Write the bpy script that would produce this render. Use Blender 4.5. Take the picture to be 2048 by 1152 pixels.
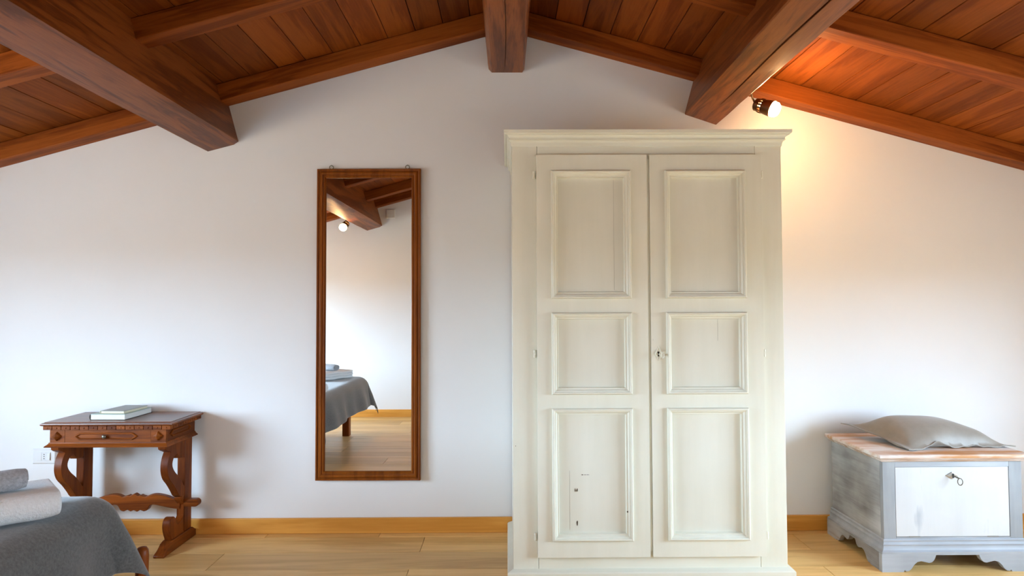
import bpy, math, random
from mathutils import Vector, Matrix

random.seed(7)
for o in list(bpy.data.objects):
    bpy.data.objects.remove(o, do_unlink=True)
S = bpy.context.scene
COL = S.collection
R = math.radians

# ------------------------------------------------------------------ camera
F_PX = 1215.0
CAM_D, CAM_H = 3.10, 1.1335
cam_d = bpy.data.cameras.new('camera')
cam_d.sensor_width = 36.0
cam_d.lens = F_PX / 2048 * 36.0
cam_d.clip_start = 0.02
cam = bpy.data.objects.new('camera', cam_d)
COL.objects.link(cam)
pit, yaw, rol = R(1.755), R(-0.437), R(-0.197)
fw = Vector((-math.sin(yaw) * math.cos(pit), math.cos(yaw) * math.cos(pit), math.sin(pit)))
rt = Vector((math.cos(yaw), math.sin(yaw), 0))
up = rt.cross(fw)
r2 = rt * math.cos(rol) + up * math.sin(rol)
u2 = -rt * math.sin(rol) + up * math.cos(rol)
M = Matrix((r2, u2, -fw)).transposed().to_4x4()
M.translation = Vector((0, -CAM_D, CAM_H))
cam.matrix_world = M
S.camera = cam

# ------------------------------------------------------------------ sky, daylight, exposure
S.view_settings.view_transform = 'Standard'
S.view_settings.look = 'None'
S.view_settings.gamma = 1.0
S.view_settings.use_curve_mapping = False
S.view_settings.exposure = 0.60
SKY = 31.0
w = bpy.data.worlds.new('sky')
S.world = w
w.use_nodes = True
bgn = w.node_tree.nodes['Background']
bgn.inputs[1].default_value = SKY
wt = w.node_tree
wc = wt.nodes.new('ShaderNodeTexCoord'); ws = wt.nodes.new('ShaderNodeSeparateXYZ'); wr = wt.nodes.new('ShaderNodeValToRGB')
wt.links.new(wc.outputs['Generated'], ws.inputs[0])
wm = wt.nodes.new('ShaderNodeMath'); wm.operation = 'MULTIPLY_ADD'; wm.inputs[1].default_value = 0.5; wm.inputs[2].default_value = 0.5
wt.links.new(ws.outputs[2], wm.inputs[0]); wt.links.new(wm.outputs[0], wr.inputs[0])
wr.color_ramp.elements[0].position = 0.49; wr.color_ramp.elements[0].color = (0.19, 0.18, 0.15, 1)   # ground
wr.color_ramp.elements[1].position = 0.51; wr.color_ramp.elements[1].color = (0.57, 0.78, 1.0, 1)    # hazy sky
wt.links.new(wr.outputs[0], bgn.inputs[0])
S.cycles.caustics_reflective = False
S.cycles.caustics_refractive = False
S.cycles.diffuse_bounces = 4
S.cycles.max_bounces = 8
S.cycles.sample_clamp_indirect = 8.0
BULB = 300.0

# room numbers (metres): back wall y = 0, camera looks along +y
XL, XR, YF = -3.35, 3.10, -3.25
APEX, TAN = 2.556, 0.2735
ALPHA = math.atan(TAN)
CA, SA = math.cos(ALPHA), math.sin(ALPHA)
RH = 0.085                       # rafter height
DECK = APEX + RH / CA            # underside of the boards at the ridge
WIN_L = (-3.05, -1.15, 0.50, 1.48)   # y0 y1 z0 z1
WIN_R = (-2.65, -1.00, 0.50, 1.38)

def portal(name, x, win, sgn):
    y0, y1, z0, z1 = win
    l = bpy.data.lights.new(name, 'AREA')
    l.shape = 'RECTANGLE'
    l.size, l.size_y = z1 - z0, y1 - y0
    l.cycles.is_portal = True
    o = bpy.data.objects.new(name, l)
    o.location = (x, (y0 + y1) / 2, (z0 + z1) / 2)
    o.rotation_euler = (0, R(-90) * sgn, 0)
    COL.objects.link(o)
portal('daylight_portal', XL - 0.03, WIN_L, 1)
portal('daylight_portal', XR + 0.03, WIN_R, -1)

# ------------------------------------------------------------------ mesh helpers
class MB:
    def __init__(self):
        self.v, self.f = [], []
    def add(self, vs, fs):
        n = len(self.v)
        self.v += [tuple(p) for p in vs]
        self.f += [tuple(i + n for i in q) for q in fs]
        return self
    def box(self, x0, x1, y0, y1, z0, z1):
        vs = [(x, y, z) for x in (x0, x1) for y in (y0, y1) for z in (z0, z1)]
        return self.add(vs, [(0, 1, 3, 2), (4, 6, 7, 5), (0, 4, 5, 1), (2, 3, 7, 6), (0, 2, 6, 4), (1, 5, 7, 3)])
    def prism(self, poly, axis, a0, a1):
        """poly: 2-D points in the two other axes (x<y<z order), extruded along axis."""
        def mk(p, a):
            return {'x': (a, p[0], p[1]), 'y': (p[0], a, p[1]), 'z': (p[0], p[1], a)}[axis]
        n = len(poly)
        vs = [mk(p, a0) for p in poly] + [mk(p, a1) for p in poly]
        fs = [tuple(range(n)), tuple(range(2 * n - 1, n - 1, -1))]
        fs += [(i, i + n, (i + 1) % n + n, (i + 1) % n) for i in range(n)]
        return self.add(vs, fs)
    def loops(self, rings, closed=True, cap0=False, cap1=False):
        n = len(rings[0])
        vs = [p for r in rings for p in r]
        fs = []
        for k in range(len(rings) - 1):
            for i in range(n if closed else n - 1):
                a, b = k * n + i, k * n + (i + 1) % n
                fs.append((a, b, b + n, a + n))
        if cap0: fs.append(tuple(range(n - 1, -1, -1)))
        if cap1: fs.append(tuple((len(rings) - 1) * n + i for i in range(n)))
        return self.add(vs, fs)
    def lathe(self, prof, org, axis, n=20, cap=True):
        """prof: (distance along axis, radius)"""
        a = Vector(axis).normalized()
        t = Vector((0, 0, 1)) if abs(a.z) < 0.9 else Vector((1, 0, 0))
        e1 = a.cross(t).normalized(); e2 = a.cross(e1)
        o = Vector(org)
        rings = [[o + a * d + (e1 * math.cos(2 * math.pi * i / n) + e2 * math.sin(2 * math.pi * i / n)) * max(r, 1e-5)
                  for i in range(n)] for d, r in prof]
        return self.loops(rings, True, cap, cap)
    def tube(self, pts, r, n=8, closed=False):
        pts = [Vector(p) for p in pts]
        rings = []
        N = len(pts)
        prev = None
        for i, p in enumerate(pts):
            if closed:
                d = pts[(i + 1) % N] - pts[i - 1]
            else:
                d = pts[min(i + 1, N - 1)] - pts[max(i - 1, 0)]
            d.normalize()
            if prev is None:
                t = Vector((0, 0, 1)) if abs(d.z) < 0.9 else Vector((1, 0, 0))
                e1 = d.cross(t).normalized()
            else:
                e1 = (prev - d * prev.dot(d)).normalized()
            prev = e1
            e2 = d.cross(e1)
            rings.append([p + (e1 * math.cos(2 * math.pi * k / n) + e2 * math.sin(2 * math.pi * k / n)) * r for k in range(n)])
        if closed:
            rings.append(rings[0])
            return self.loops(rings)
        return self.loops(rings, True, True, True)
    def frame(self, x0, x1, z0, z1, prof, y, back=True):
        """mitred rectangular moulding in a plane y=const; prof: (inset, proud)"""
        rings = [[(x0 + a, y - d, z0 + a), (x1 - a, y - d, z0 + a), (x1 - a, y - d, z1 - a), (x0 + a, y - d, z1 - a)] for a, d in prof]
        if back: rings.append(rings[0])
        return self.loops(rings)
    def skirt(self, x0, x1, yb, yf, prof):
        """moulding round left, front and right; prof: closed list of (out, z)"""
        rings = [[(x0 - o, yb, z), (x0 - o, yf - o, z), (x1 + o, yf - o, z), (x1 + o, yb, z)] for o, z in prof]
        rings.append(rings[0])
        self.loops(rings, closed=False)
        n = len(prof)
        self.add([(x0 - o, yb, z) for o, z in prof], [tuple(range(n))])
        self.add([(x1 + o, yb, z) for o, z in prof], [tuple(range(n - 1, -1, -1))])
        return self

def base_of(parent):
    b = Vector((0, 0, 0))
    while parent is not None:
        b += parent.location
        parent = parent.parent
    return b

def obj(name, mb, mat, parent=None, bevel=0.0, smooth=None, loc=None, seg=2):
    """one mesh object; the builder's coordinates are world coordinates"""
    b = base_of(parent)
    off = Vector(loc) if loc is not None else b
    me = bpy.data.meshes.new(name)
    me.from_pydata([(p[0] - off[0], p[1] - off[1], p[2] - off[2]) for p in mb.v], [], mb.f)
    me.validate()
    import bmesh
    bm = bmesh.new(); bm.from_mesh(me)
    bmesh.ops.recalc_face_normals(bm, faces=bm.faces[:])
    bm.to_mesh(me); bm.free()
    me.materials.append(mat)
    o = bpy.data.objects.new(name, me)
    COL.objects.link(o)
    o.parent = parent
    o.location = off - b
    if bevel:
        m = o.modifiers.new('bevel', 'BEVEL')
        m.width = bevel; m.segments = seg; m.limit_method = 'ANGLE'; m.angle_limit = R(35)
    if smooth or bevel:
        me.polygons.foreach_set('use_smooth', [True] * len(me.polygons))
        me.set_sharp_from_angle(angle=R(smooth or 35))
    return o

def thing(name, label, cat, loc, group=None, rz=0):
    o = bpy.data.objects.new(name, None)
    o.empty_display_size = 0.1
    COL.objects.link(o)
    o.location = loc
    o.rotation_euler = (0, 0, rz)
    return tag(o, label, cat, group)

def tag(o, label, cat, group=None):
    o['label'] = label; o['category'] = cat
    if group: o['group'] = group
    return o

def struct(o, label):
    o['kind'] = 'structure'; o['label'] = label
    return o

# ------------------------------------------------------------------ materials
def new_mat(name):
    m = bpy.data.materials.new(name)
    m.use_nodes = True
    nt = m.node_tree
    return m, nt, nt.nodes['Principled BSDF']

def N(nt, kind, **kw):
    n = nt.nodes.new(kind)
    for k, v in kw.items():
        if k.startswith('i_'):
            n.inputs[int(k[2:])].default_value = v
        else:
            setattr(n, k, v)
    return n

def ramp(nt, stops, fac):
    r = nt.nodes.new('ShaderNodeValToRGB')
    e = r.color_ramp.elements
    while len(e) < len(stops): e.new(0.5)
    for el, (p, c) in zip(e, stops):
        el.position = p; el.color = tuple(c) + (1,) if len(c) == 3 else c
    nt.links.new(fac, r.inputs[0])
    return r.outputs[0]

def coords(nt, scale, rand=True, gen=False):
    tc = nt.nodes.new('ShaderNodeTexCoord')
    mp = nt.nodes.new('ShaderNodeMapping')
    mp.inputs['Scale'].default_value = scale
    nt.links.new(tc.outputs['Object'], mp.inputs[0])
    if rand:
        oi = nt.nodes.new('ShaderNodeObjectInfo')
        mul = N(nt, 'ShaderNodeMath', operation='MULTIPLY', i_1=37.0)
        nt.links.new(oi.outputs['Random'], mul.inputs[0])
        cx = nt.nodes.new('ShaderNodeCombineXYZ')
        for k in range(3): nt.links.new(mul.outputs[0], cx.inputs[k])
        nt.links.new(cx.outputs[0], mp.inputs['Location'])
        return mp.outputs[0], oi.outputs['Random']
    return mp.outputs[0], None

def wood(name, dark, light, axis, grain=1.0, rough=0.45, var=0.25, spec=0.4, bump=0.15, coat=0.0, hue=None):
    """long-grained wood; axis = grain direction in object space"""
    m, nt, b = new_mat(name)
    L = nt.links
    sc = {'x': (0.7, 9, 9), 'y': (9, 0.7, 9), 'z': (9, 9, 0.7)}[axis]
    v, rnd = coords(nt, tuple(s * grain for s in sc))
    n1 = N(nt, 'ShaderNodeTexNoise'); n1.inputs['Scale'].default_value = 1.0
    n1.inputs['Detail'].default_value = 5; n1.inputs['Roughness'].default_value = 0.6; n1.inputs['Distortion'].default_value = 0.7
    L.new(v, n1.inputs['Vector'])
    # growth rings: a sine of the stretched noise
    mu = N(nt, 'ShaderNodeMath', operation='MULTIPLY', i_1=26.0); L.new(n1.outputs[0], mu.inputs[0])
    si = N(nt, 'ShaderNodeMath', operation='SINE'); L.new(mu.outputs[0], si.inputs[0])
    n2 = N(nt, 'ShaderNodeTexNoise'); n2.inputs['Scale'].default_value = 9.0
    n2.inputs['Detail'].default_value = 4
    L.new(v, n2.inputs['Vector'])
    a1 = N(nt, 'ShaderNodeMath', operation='MULTIPLY', i_1=0.10); L.new(si.outputs[0], a1.inputs[0])
    a2 = N(nt, 'ShaderNodeMath', operation='ADD'); L.new(n1.outputs[0], a2.inputs[0]); L.new(a1.outputs[0], a2.inputs[1])
    a3 = N(nt, 'ShaderNodeMath', operation='MULTIPLY_ADD', i_1=0.35); L.new(n2.outputs[0], a3.inputs[0])
    L.new(a2.outputs[0], a3.inputs[2])
    col = ramp(nt, [(0.38, dark), (0.95, light)], a3.outputs[0])
    # board-to-board variation
    mr = N(nt, 'ShaderNodeMapRange'); mr.inputs[3].default_value = 1 - var; mr.inputs[4].default_value = 1 + var
    L.new(rnd, mr.inputs[0])
    hs = N(nt, 'ShaderNodeHueSaturation'); L.new(col, hs.inputs['Color']); L.new(mr.outputs[0], hs.inputs['Value'])
    L.new(hs.outputs[0], b.inputs['Base Color'])
    b.inputs['Roughness'].default_value = rough
    b.inputs['Specular IOR Level'].default_value = spec
    b.inputs['Coat Weight'].default_value = coat
    b.inputs['Coat Roughness'].default_value = 0.25
    bp = N(nt, 'ShaderNodeBump'); bp.inputs['Strength'].default_value = bump; bp.inputs['Distance'].default_value = 0.002
    L.new(a3.outputs[0], bp.inputs['Height']); L.new(bp.outputs[0], b.inputs['Normal'])
    return m

def plain(name, col, rough=0.5, metal=0.0, spec=0.5):
    m, nt, b = new_mat(name)
    b.inputs['Base Color'].default_value = tuple(col) + (1,)
    b.inputs['Roughness'].default_value = rough
    b.inputs['Metallic'].default_value = metal
    b.inputs['Specular IOR Level'].default_value = spec
    return m

def cloth(name, c0, c1, scale, rough=0.95, bump=0.4, dist=0.002, sheen=0.3, stretch=(1, 1, 1)):
    m, nt, b = new_mat(name)
    L = nt.links
    v, _ = coords(nt, stretch, rand=False)
    n1 = N(nt, 'ShaderNodeTexNoise'); n1.inputs['Scale'].default_value = scale; n1.inputs['Detail'].default_value = 6
    n1.inputs['Roughness'].default_value = 0.7
    L.new(v, n1.inputs['Vector'])
    L.new(ramp(nt, [(0.3, c0), (0.7, c1)], n1.outputs[0]), b.inputs['Base Color'])
    b.inputs['Roughness'].default_value = rough
    b.inputs['Specular IOR Level'].default_value = 0.2
    b.inputs['Sheen Weight'].default_value = sheen
    bp = N(nt, 'ShaderNodeBump'); bp.inputs['Strength'].default_value = bump; bp.inputs['Distance'].default_value = dist
    L.new(n1.outputs[0], bp.inputs['Height']); L.new(bp.outputs[0], b.inputs['Normal'])
    return m

def brushed_paint(name, c0, c1, axis, rough=0.5, chips=None, chip_lo=0.66, scale=1.0, bump=0.1, lo=0.35, hi=0.65):
    """brushed paint, optionally worn through to the wood below in patches of its own shape"""
    m, nt, b = new_mat(name)
    L = nt.links
    sc = {'x': (1.2, 14, 14), 'y': (14, 1.2, 14), 'z': (14, 14, 1.2)}[axis]
    v, _ = coords(nt, tuple(s * scale for s in sc))
    n1 = N(nt, 'ShaderNodeTexNoise'); n1.inputs['Scale'].default_value = 1.0; n1.inputs['Detail'].default_value = 6
    n1.inputs['Roughness'].default_value = 0.65
    L.new(v, n1.inputs['Vector'])
    v2, _ = coords(nt, (4, 4, 4))
    n2 = N(nt, 'ShaderNodeTexNoise'); n2.inputs['Scale'].default_value = 1.0; n2.inputs['Detail'].default_value = 3
    L.new(v2, n2.inputs['Vector'])
    mx = N(nt, 'ShaderNodeMath', operation='MULTIPLY_ADD', i_1=0.55); L.new(n1.outputs[0], mx.inputs[0])
    h = N(nt, 'ShaderNodeMath', operation='MULTIPLY', i_1=0.45); L.new(n2.outputs[0], h.inputs[0]); L.new(h.outputs[0], mx.inputs[2])
    col = ramp(nt, [(lo, c0), (hi, c1)], mx.outputs[0])
    if chips:
        mask = ramp(nt, [(chip_lo, (0, 0, 0)), (chip_lo + 0.06, (1, 1, 1))], mx.outputs[0])
        mi = N(nt, 'ShaderNodeMix', data_type='RGBA')
        L.new(mask, mi.inputs[0]); L.new(col, mi.inputs[6]); mi.inputs[7].default_value = tuple(chips) + (1,)
        col = mi.outputs[2]
    L.new(col, b.inputs['Base Color'])
    b.inputs['Roughness'].default_value = rough
    bp = N(nt, 'ShaderNodeBump'); bp.inputs['Strength'].default_value = bump; bp.inputs['Distance'].default_value = 0.001
    L.new(n1.outputs[0], bp.inputs['Height']); L.new(bp.outputs[0], b.inputs['Normal'])
    return m

def plaster(name, col):
    m, nt, b = new_mat(name)
    L = nt.links
    v, _ = coords(nt, (1, 1, 1), rand=False)
    n1 = N(nt, 'ShaderNodeTexNoise'); n1.inputs['Scale'].default_value = 2.2; n1.inputs['Detail'].default_value = 8
    L.new(v, n1.inputs['Vector'])
    L.new(ramp(nt, [(0.3, tuple(c * 0.97 for c in col)), (0.7, col)], n1.outputs[0]), b.inputs['Base Color'])
    b.inputs['Roughness'].default_value = 0.9
    b.inputs['Specular IOR Level'].default_value = 0.2
    bp = N(nt, 'ShaderNodeBump'); bp.inputs['Strength'].default_value = 0.12; bp.inputs['Distance'].default_value = 0.01
    L.new(n1.outputs[0], bp.inputs['Height']); L.new(bp.outputs[0], b.inputs['Normal'])
    return m

PLASTER = plaster('white_plaster', (0.86, 0.86, 0.86))
BOARD = wood('stained_roof_board', (0.145, 0.027, 0.0015), (0.29, 0.074, 0.009), 'y', 1.5, 0.55, 0.28, 0.15)
RAFTER = wood('stained_rafter', (0.13, 0.023, 0.001), (0.34, 0.086, 0.011), 'x', 1.5, 0.55, 0.15, 0.15)
BEAM = wood('stained_beam', (0.080, 0.016, 0.002), (0.32, 0.090, 0.016), 'y', 2.2, 0.42, 0.08, 0.5, 0.35)
OAK = wood('oak_floor', (0.58, 0.32, 0.10), (0.85, 0.54, 0.21), 'x', 0.9, 0.38, 0.13, 0.4, 0.06)
OAKTRIM = wood('oak_trim', (0.62, 0.255, 0.036), (0.84, 0.41, 0.085), 'x', 0.9, 0.4, 0.06, 0.4, 0.06)
UNDER = plain('floor_screed', (0.10, 0.06, 0.03), 0.9)
DARKGAP = plain('dark_gap', (0.012, 0.006, 0.003), 0.9)
WALNUT_X = wood('walnut_x', (0.080, 0.015, 0.002), (0.29, 0.072, 0.008), 'x', 1.6, 0.40, 0.08, 0.16, 0.06, 0.0)
WALNUT_Y = wood('walnut_y', (0.080, 0.015, 0.002), (0.23, 0.054, 0.006), 'y', 1.6, 0.40, 0.08, 0.16, 0.06, 0.0)
WALNUT_Z = wood('walnut_z', (0.080, 0.015, 0.002), (0.23, 0.052, 0.006), 'z', 1.6, 0.40, 0.08, 0.16, 0.06, 0.0)
WALNUT_TOP = wood('walnut_top', (0.070, 0.013, 0.002), (0.22, 0.055, 0.008), 'x', 1.6, 0.30, 0.0, 0.5, 0.05, 0.15)
FRAMEWOOD = wood('mirror_frame_wood', (0.15, 0.036, 0.004), (0.28, 0.078, 0.009), 'z', 1.5, 0.38, 0.05, 0.15, 0.04, 0.0)
CREAM = brushed_paint('cream_paint', (0.77, 0.755, 0.63), (0.84, 0.825, 0.71), 'z', 0.42, bump=0.08)
CREAM_H = brushed_paint('cream_paint_cross', (0.77, 0.755, 0.63), (0.84, 0.825, 0.71), 'x', 0.42, bump=0.08)
CREAM_PANEL = brushed_paint('cream_paint_panel', (0.74, 0.725, 0.61), (0.81, 0.795, 0.69), 'z', 0.45, scale=0.7, bump=0.1)
CRACK = plain('hairline_crack', (0.30, 0.28, 0.22), 0.9)
CHIP = plain('bare_wood_chip', (0.06, 0.035, 0.02), 0.9)
GREYWASH = brushed_paint('grey_wash', (0.20, 0.21, 0.22), (0.36, 0.37, 0.38), 'z', 0.6, scale=0.8, bump=0.15)
GREYWASH_H = brushed_paint('grey_wash_cross', (0.25, 0.26, 0.275), (0.42, 0.435, 0.46), 'x', 0.6, scale=0.8, bump=0.15)
GREYWASH_Y = brushed_paint('grey_wash_side', (0.17, 0.16, 0.155), (0.52, 0.52, 0.515), 'y', 0.6, scale=0.45, bump=0.2, chips=(0.33, 0.25, 0.20), chip_lo=0.58, lo=0.42, hi=0.60)
WHITEDOOR = brushed_paint('white_distressed', (0.53, 0.53, 0.53), (0.60, 0.60, 0.60), 'z', 0.5, scale=0.7, bump=0.1, chips=(0.41, 0.43, 0.46), chip_lo=0.60)
LIMEDWOOD = brushed_paint('limed_wood', (0.50, 0.24, 0.09), (0.74, 0.69, 0.66), 'x', 0.6, scale=1.3, bump=0.3, lo=0.43, hi=0.57)
LIMED_Y = brushed_paint('limed_wood_side', (0.40, 0.24, 0.14), (0.66, 0.60, 0.56), 'x', 0.6, scale=1.6, bump=0.3, lo=0.43, hi=0.57)
THROW = cloth('grey_wool', (0.052, 0.049, 0.045), (0.122, 0.116, 0.108), 120, 0.95, 0.35, 0.002, 0.5)
TERRY = cloth('white_terry', (0.84, 0.84, 0.83), (0.93, 0.93, 0.93), 130, 0.95, 0.9, 0.010, 0.2)
TERRYG = cloth('grey_terry', (0.30, 0.31, 0.335), (0.54, 0.555, 0.59), 140, 0.95, 0.9, 0.010, 0.3)
SHEET = cloth('white_linen', (0.72, 0.72, 0.72), (0.8, 0.8, 0.8), 60, 0.9, 0.2, 0.001)
CUSHION = cloth('taupe_satin', (0.235, 0.205, 0.165), (0.275, 0.24, 0.195), 25, 0.5, 0.1, 0.002, 0.2)
CUSHION.node_tree.nodes['Principled BSDF'].inputs['Specular IOR Level'].default_value = 0.5
STEEL = plain('brushed_steel', (0.45, 0.43, 0.40), 0.35, 1.0)
IRON = plain('aged_iron', (0.22, 0.20, 0.16), 0.45, 1.0)
BRONZE = plain('dark_bronze', (0.16, 0.10, 0.06), 0.35, 1.0)
PLASTIC = plain('white_plastic', (0.80, 0.80, 0.79), 0.3)
BLACK = plain('socket_hole', (0.01, 0.01, 0.01), 0.7)
MIRROR = plain('silvered_glass', (0.92, 0.93, 0.92), 0.0, 1.0)
PAGES = cloth('book_pages', (0.72, 0.72, 0.66), (0.85, 0.85, 0.80), 30, 0.9, 0.3, 0.001, 0.0, (1, 1, 40))
PAGES2 = cloth('cream_pages', (0.72, 0.68, 0.50), (0.80, 0.76, 0.60), 30, 0.9, 0.3, 0.001, 0.0, (1, 1, 40))
COVER1 = plain('pale_green_cover', (0.42, 0.52, 0.45), 0.5)
SPINE1 = plain('dark_spine', (0.06, 0.045, 0.03), 0.5)
COVER2 = plain('grey_cover', (0.34, 0.35, 0.33), 0.5)
WINWOOD = wood('window_wood', (0.10, 0.04, 0.012), (0.22, 0.09, 0.03), 'z', 1.0)

m, nt, b = new_mat('glowing_bulb')
b.inputs['Base Color'].default_value = (1, 0.95, 0.85, 1)
b.inputs['Emission Color'].default_value = (1.0, 0.58, 0.25, 1)
b.inputs['Emission Strength'].default_value = BULB
GLOW = m

m, nt, b = new_mat('window_glass')
tr = nt.nodes.new('ShaderNodeBsdfTransparent'); gl = nt.nodes.new('ShaderNodeBsdfGlossy'); gl.inputs['Roughness'].default_value = 0.0
mixn = nt.nodes.new('ShaderNodeMixShader'); mixn.inputs[0].default_value = 0.05
nt.links.new(tr.outputs[0], mixn.inputs[1]); nt.links.new(gl.outputs[0], mixn.inputs[2])
nt.links.new(mixn.outputs[0], nt.nodes['Material Output'].inputs[0])
PANE = m

# ------------------------------------------------------------------ room shell
def roof_z(x): return DECK - TAN * abs(x)
gable = [(XL, -0.2), (XR, -0.2), (XR, roof_z(XR) + 0.03), (0, DECK + 0.03), (XL, roof_z(XL) + 0.03)]
struct(obj('wall_back', MB().prism(gable, 'y', 0.0, 0.25), PLASTER), 'white plaster gable wall behind mirror and wardrobe')
struct(obj('wall_front', MB().prism(gable, 'y', YF - 0.25, YF), PLASTER), 'white plaster gable wall seen in the mirror')

def side_wall(name, x0, x1, win, ztop, label):
    y0, y1, z0, z1 = win
    mb = MB()
    mb.box(x0, x1, YF - 0.25, y0, -0.2, ztop); mb.box(x0, x1, y1, 0.25, -0.2, ztop)
    mb.box(x0, x1, y0, y1, -0.2, z0); mb.box(x0, x1, y0, y1, z1, ztop)
    return struct(obj(name, mb, PLASTER), label)
side_wall('wall_left', XL - 0.3, XL, WIN_L, roof_z(XL) + 0.03, 'white plaster side wall beyond the bed')
side_wall('wall_right', XR, XR + 0.3, WIN_R, roof_z(XR) + 0.03, 'white plaster side wall beyond the chest')

def window(name, x, win, label):
    y0, y1, z0, z1 = win
    t = bpy.data.objects.new(name, None); COL.objects.link(t); t.location = (x, y0, z0)
    struct(t, label)
    mb = MB()
    f = 0.05
    mb.box(x - .03, x + .03, y0, y0 + f, z0, z1); mb.box(x - .03, x + .03, y1 - f, y1, z0, z1)
    mb.box(x - .03, x + .03, y0 + f, y1 - f, z0, z0 + f); mb.box(x - .03, x + .03, y0 + f, y1 - f, z1 - f, z1)
    ym = (y0 + y1) / 2
    mb.box(x - .03, x + .03, ym - .035, ym + .035, z0 + f, z1 - f)
    obj('window_frame', mb, WINWOOD, t)
    for a, c in ((y0 + f, ym - .035), (ym + .035, y1 - f)):
        obj('pane', MB().box(x - .003, x + .003, a, c, z0 + f, z1 - f), PANE, t)
window('window_1', XL - 0.2, WIN_L, 'low window in the side wall beyond the bed')
window('window_2', XR + 0.2, WIN_R, 'low window in the side wall beyond the chest')

# floor: screed with one object for each oak board
floor = struct(obj('floor', MB().box(XL - .1, XR + .1, YF - .1, 0.1, -0.16, -0.0155), UNDER), 'oak board floor')
ROWS = [0.02, -0.065] + [-0.065 - 0.1845 * k for k in range(1, 19)]
JOINTS = {0: [-2.6, -1.2, -0.64, 1.1, 2.4], 1: [-2.2, -0.41, 1.41, 2.9], 2: [-1.307, 0.6, 2.2], 3: [-2.5, -0.43, 1.37], 4: [-1.7, 0.25, 2.0]}
GAPF = 0.0009
for r in range(len(ROWS) - 1):
    ya, yb = ROWS[r], max(ROWS[r + 1], YF)
    if ya <= YF + 0.01: break
    js = JOINTS.get(r)
    if js is None:
        js = []; x = XL + random.uniform(0.4, 1.7)
        while x < XR - 0.3:
            js.append(x); x += random.uniform(1.35, 1.95)
    xs = [XL] + js + [XR]
    for a, c in zip(xs[:-1], xs[1:]):
        cx, cy = (a + c) / 2, (ya + yb) / 2
        o = obj('plank', MB().box(a + GAPF, c - GAPF, yb + GAPF, min(ya, -0.001) - GAPF, -0.015, 0.0), OAK, floor, bevel=0.0008, loc=(cx, cy, 0), seg=1)

# skirting boards
def skirting(name, x0, x1, y0, y1, label):
    struct(obj(name, MB().box(x0, x1, y0, y1, 0.0, 0.076), OAKTRIM, bevel=0.003), label)
skirting('baseboard_back', XL, XR, -0.015, 0, 'oak baseboard along the back wall')
skirting('baseboard_front', XL, XR, YF, YF + .015, 'oak baseboard seen in the mirror')

# ceiling: roof deck, boards, rafters, purlins and ridge beam
ZD = 0.024 / CA
deck = MB()
roofp = [(XL - .4, roof_z(XL - .4) + ZD), (0, DECK + ZD), (XR + .4, roof_z(XR + .4) + ZD),
         (XR + .4, roof_z(XR + .4) + ZD + .15), (0, DECK + ZD + .15), (XL - .4, roof_z(XL - .4) + ZD + .15)]
ceiling = struct(obj('ceiling', deck.prism(roofp, 'y', YF - .3, .3), DARKGAP), 'dark stained board ceiling on rafters, purlins and ridge beam')

PW = 0.1372                       # board width measured level
def board_mesh():
    hw = PW / CA / 2 - 0.0012
    return MB().box(-hw, hw, YF, 0.0, 0.0, 0.02)
first = None
def roof_boards(x_seam, side):
    global first
    k = 0
    lim = XL - .1 if side < 0 else XR + .1
    x = x_seam
    while abs(x) > PW: x -= side * PW
    while side * x < side * lim:
        xa, xb = x, x + side * PW
        xc = (xa + xb) / 2
        zc = roof_z(xc)
        if first is None:
            o = obj('plank', board_mesh(), BOARD, ceiling, bevel=0.002, seg=1, loc=(0, 0, 0)); first = o
        else:
            o = first.copy(); COL.objects.link(o)
        dz = random.uniform(0.0, 0.0025)
        o.location = (xc, 0, zc + dz)
        o.rotation_euler = (0, -ALPHA if side < 0 else ALPHA, 0)
        x = xb
roof_boards(-0.732, -1)
roof_boards(2.304, 1)

def timber(name, section, y0, y1, mat, label, jitter=0.003, notch=None, nseg=40):
    """a hewn beam along y: section = (x, z) points; notch = (index, fn(t)->(x,z,depth)) cuts a drying crack into that edge"""
    rnd = random.Random(len(label))
    nrm_c = (sum(p[0] for p in section) / len(section), sum(p[1] for p in section) / len(section))
    wob = [[rnd.uniform(-1, 1) for _ in range(nseg + 1)] for _ in section]
    rings = []
    for s in range(nseg + 1):
        t = s / nseg
        y = y0 + (y1 - y0) * t
        ring = []
        for i, p in enumerate(section):
            dx, dz = p[0] - nrm_c[0], p[1] - nrm_c[1]
            l = math.hypot(dx, dz)
            wv = (wob[i][s] * 0.35 + math.sin(t * 9 + i * 2.1) * 0.65) * jitter if 0 < s else 0
            ring.append((p[0] + dx / l * wv, y, p[1] + dz / l * wv))
            if notch and notch[0] == i:
                f, wdt, dep = notch[1](t)
                q = section[(i + 1) % len(section)]
                ex, ez = q[0] - p[0], q[1] - p[1]
                el = math.hypot(ex, ez)
                for g, dd in ((f - wdt / el, 0), (f, dep), (f + wdt / el, 0)):
                    cxx, czz = p[0] + ex * g, p[1] + ez * g
                    # inward = towards section centre, square to the edge
                    nx, nz = -ez / el, ex / el
                    if nx * (nrm_c[0] - cxx) + nz * (nrm_c[1] - czz) < 0: nx, nz = -nx, -nz
                    ring.append((cxx + nx * dd, y, czz + nz * dd))
        rings.append(ring)
    o = obj(name, MB().loops(rings, True, True, True), mat, ceiling, smooth=28)
    o['label'] = label
    return o

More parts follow.
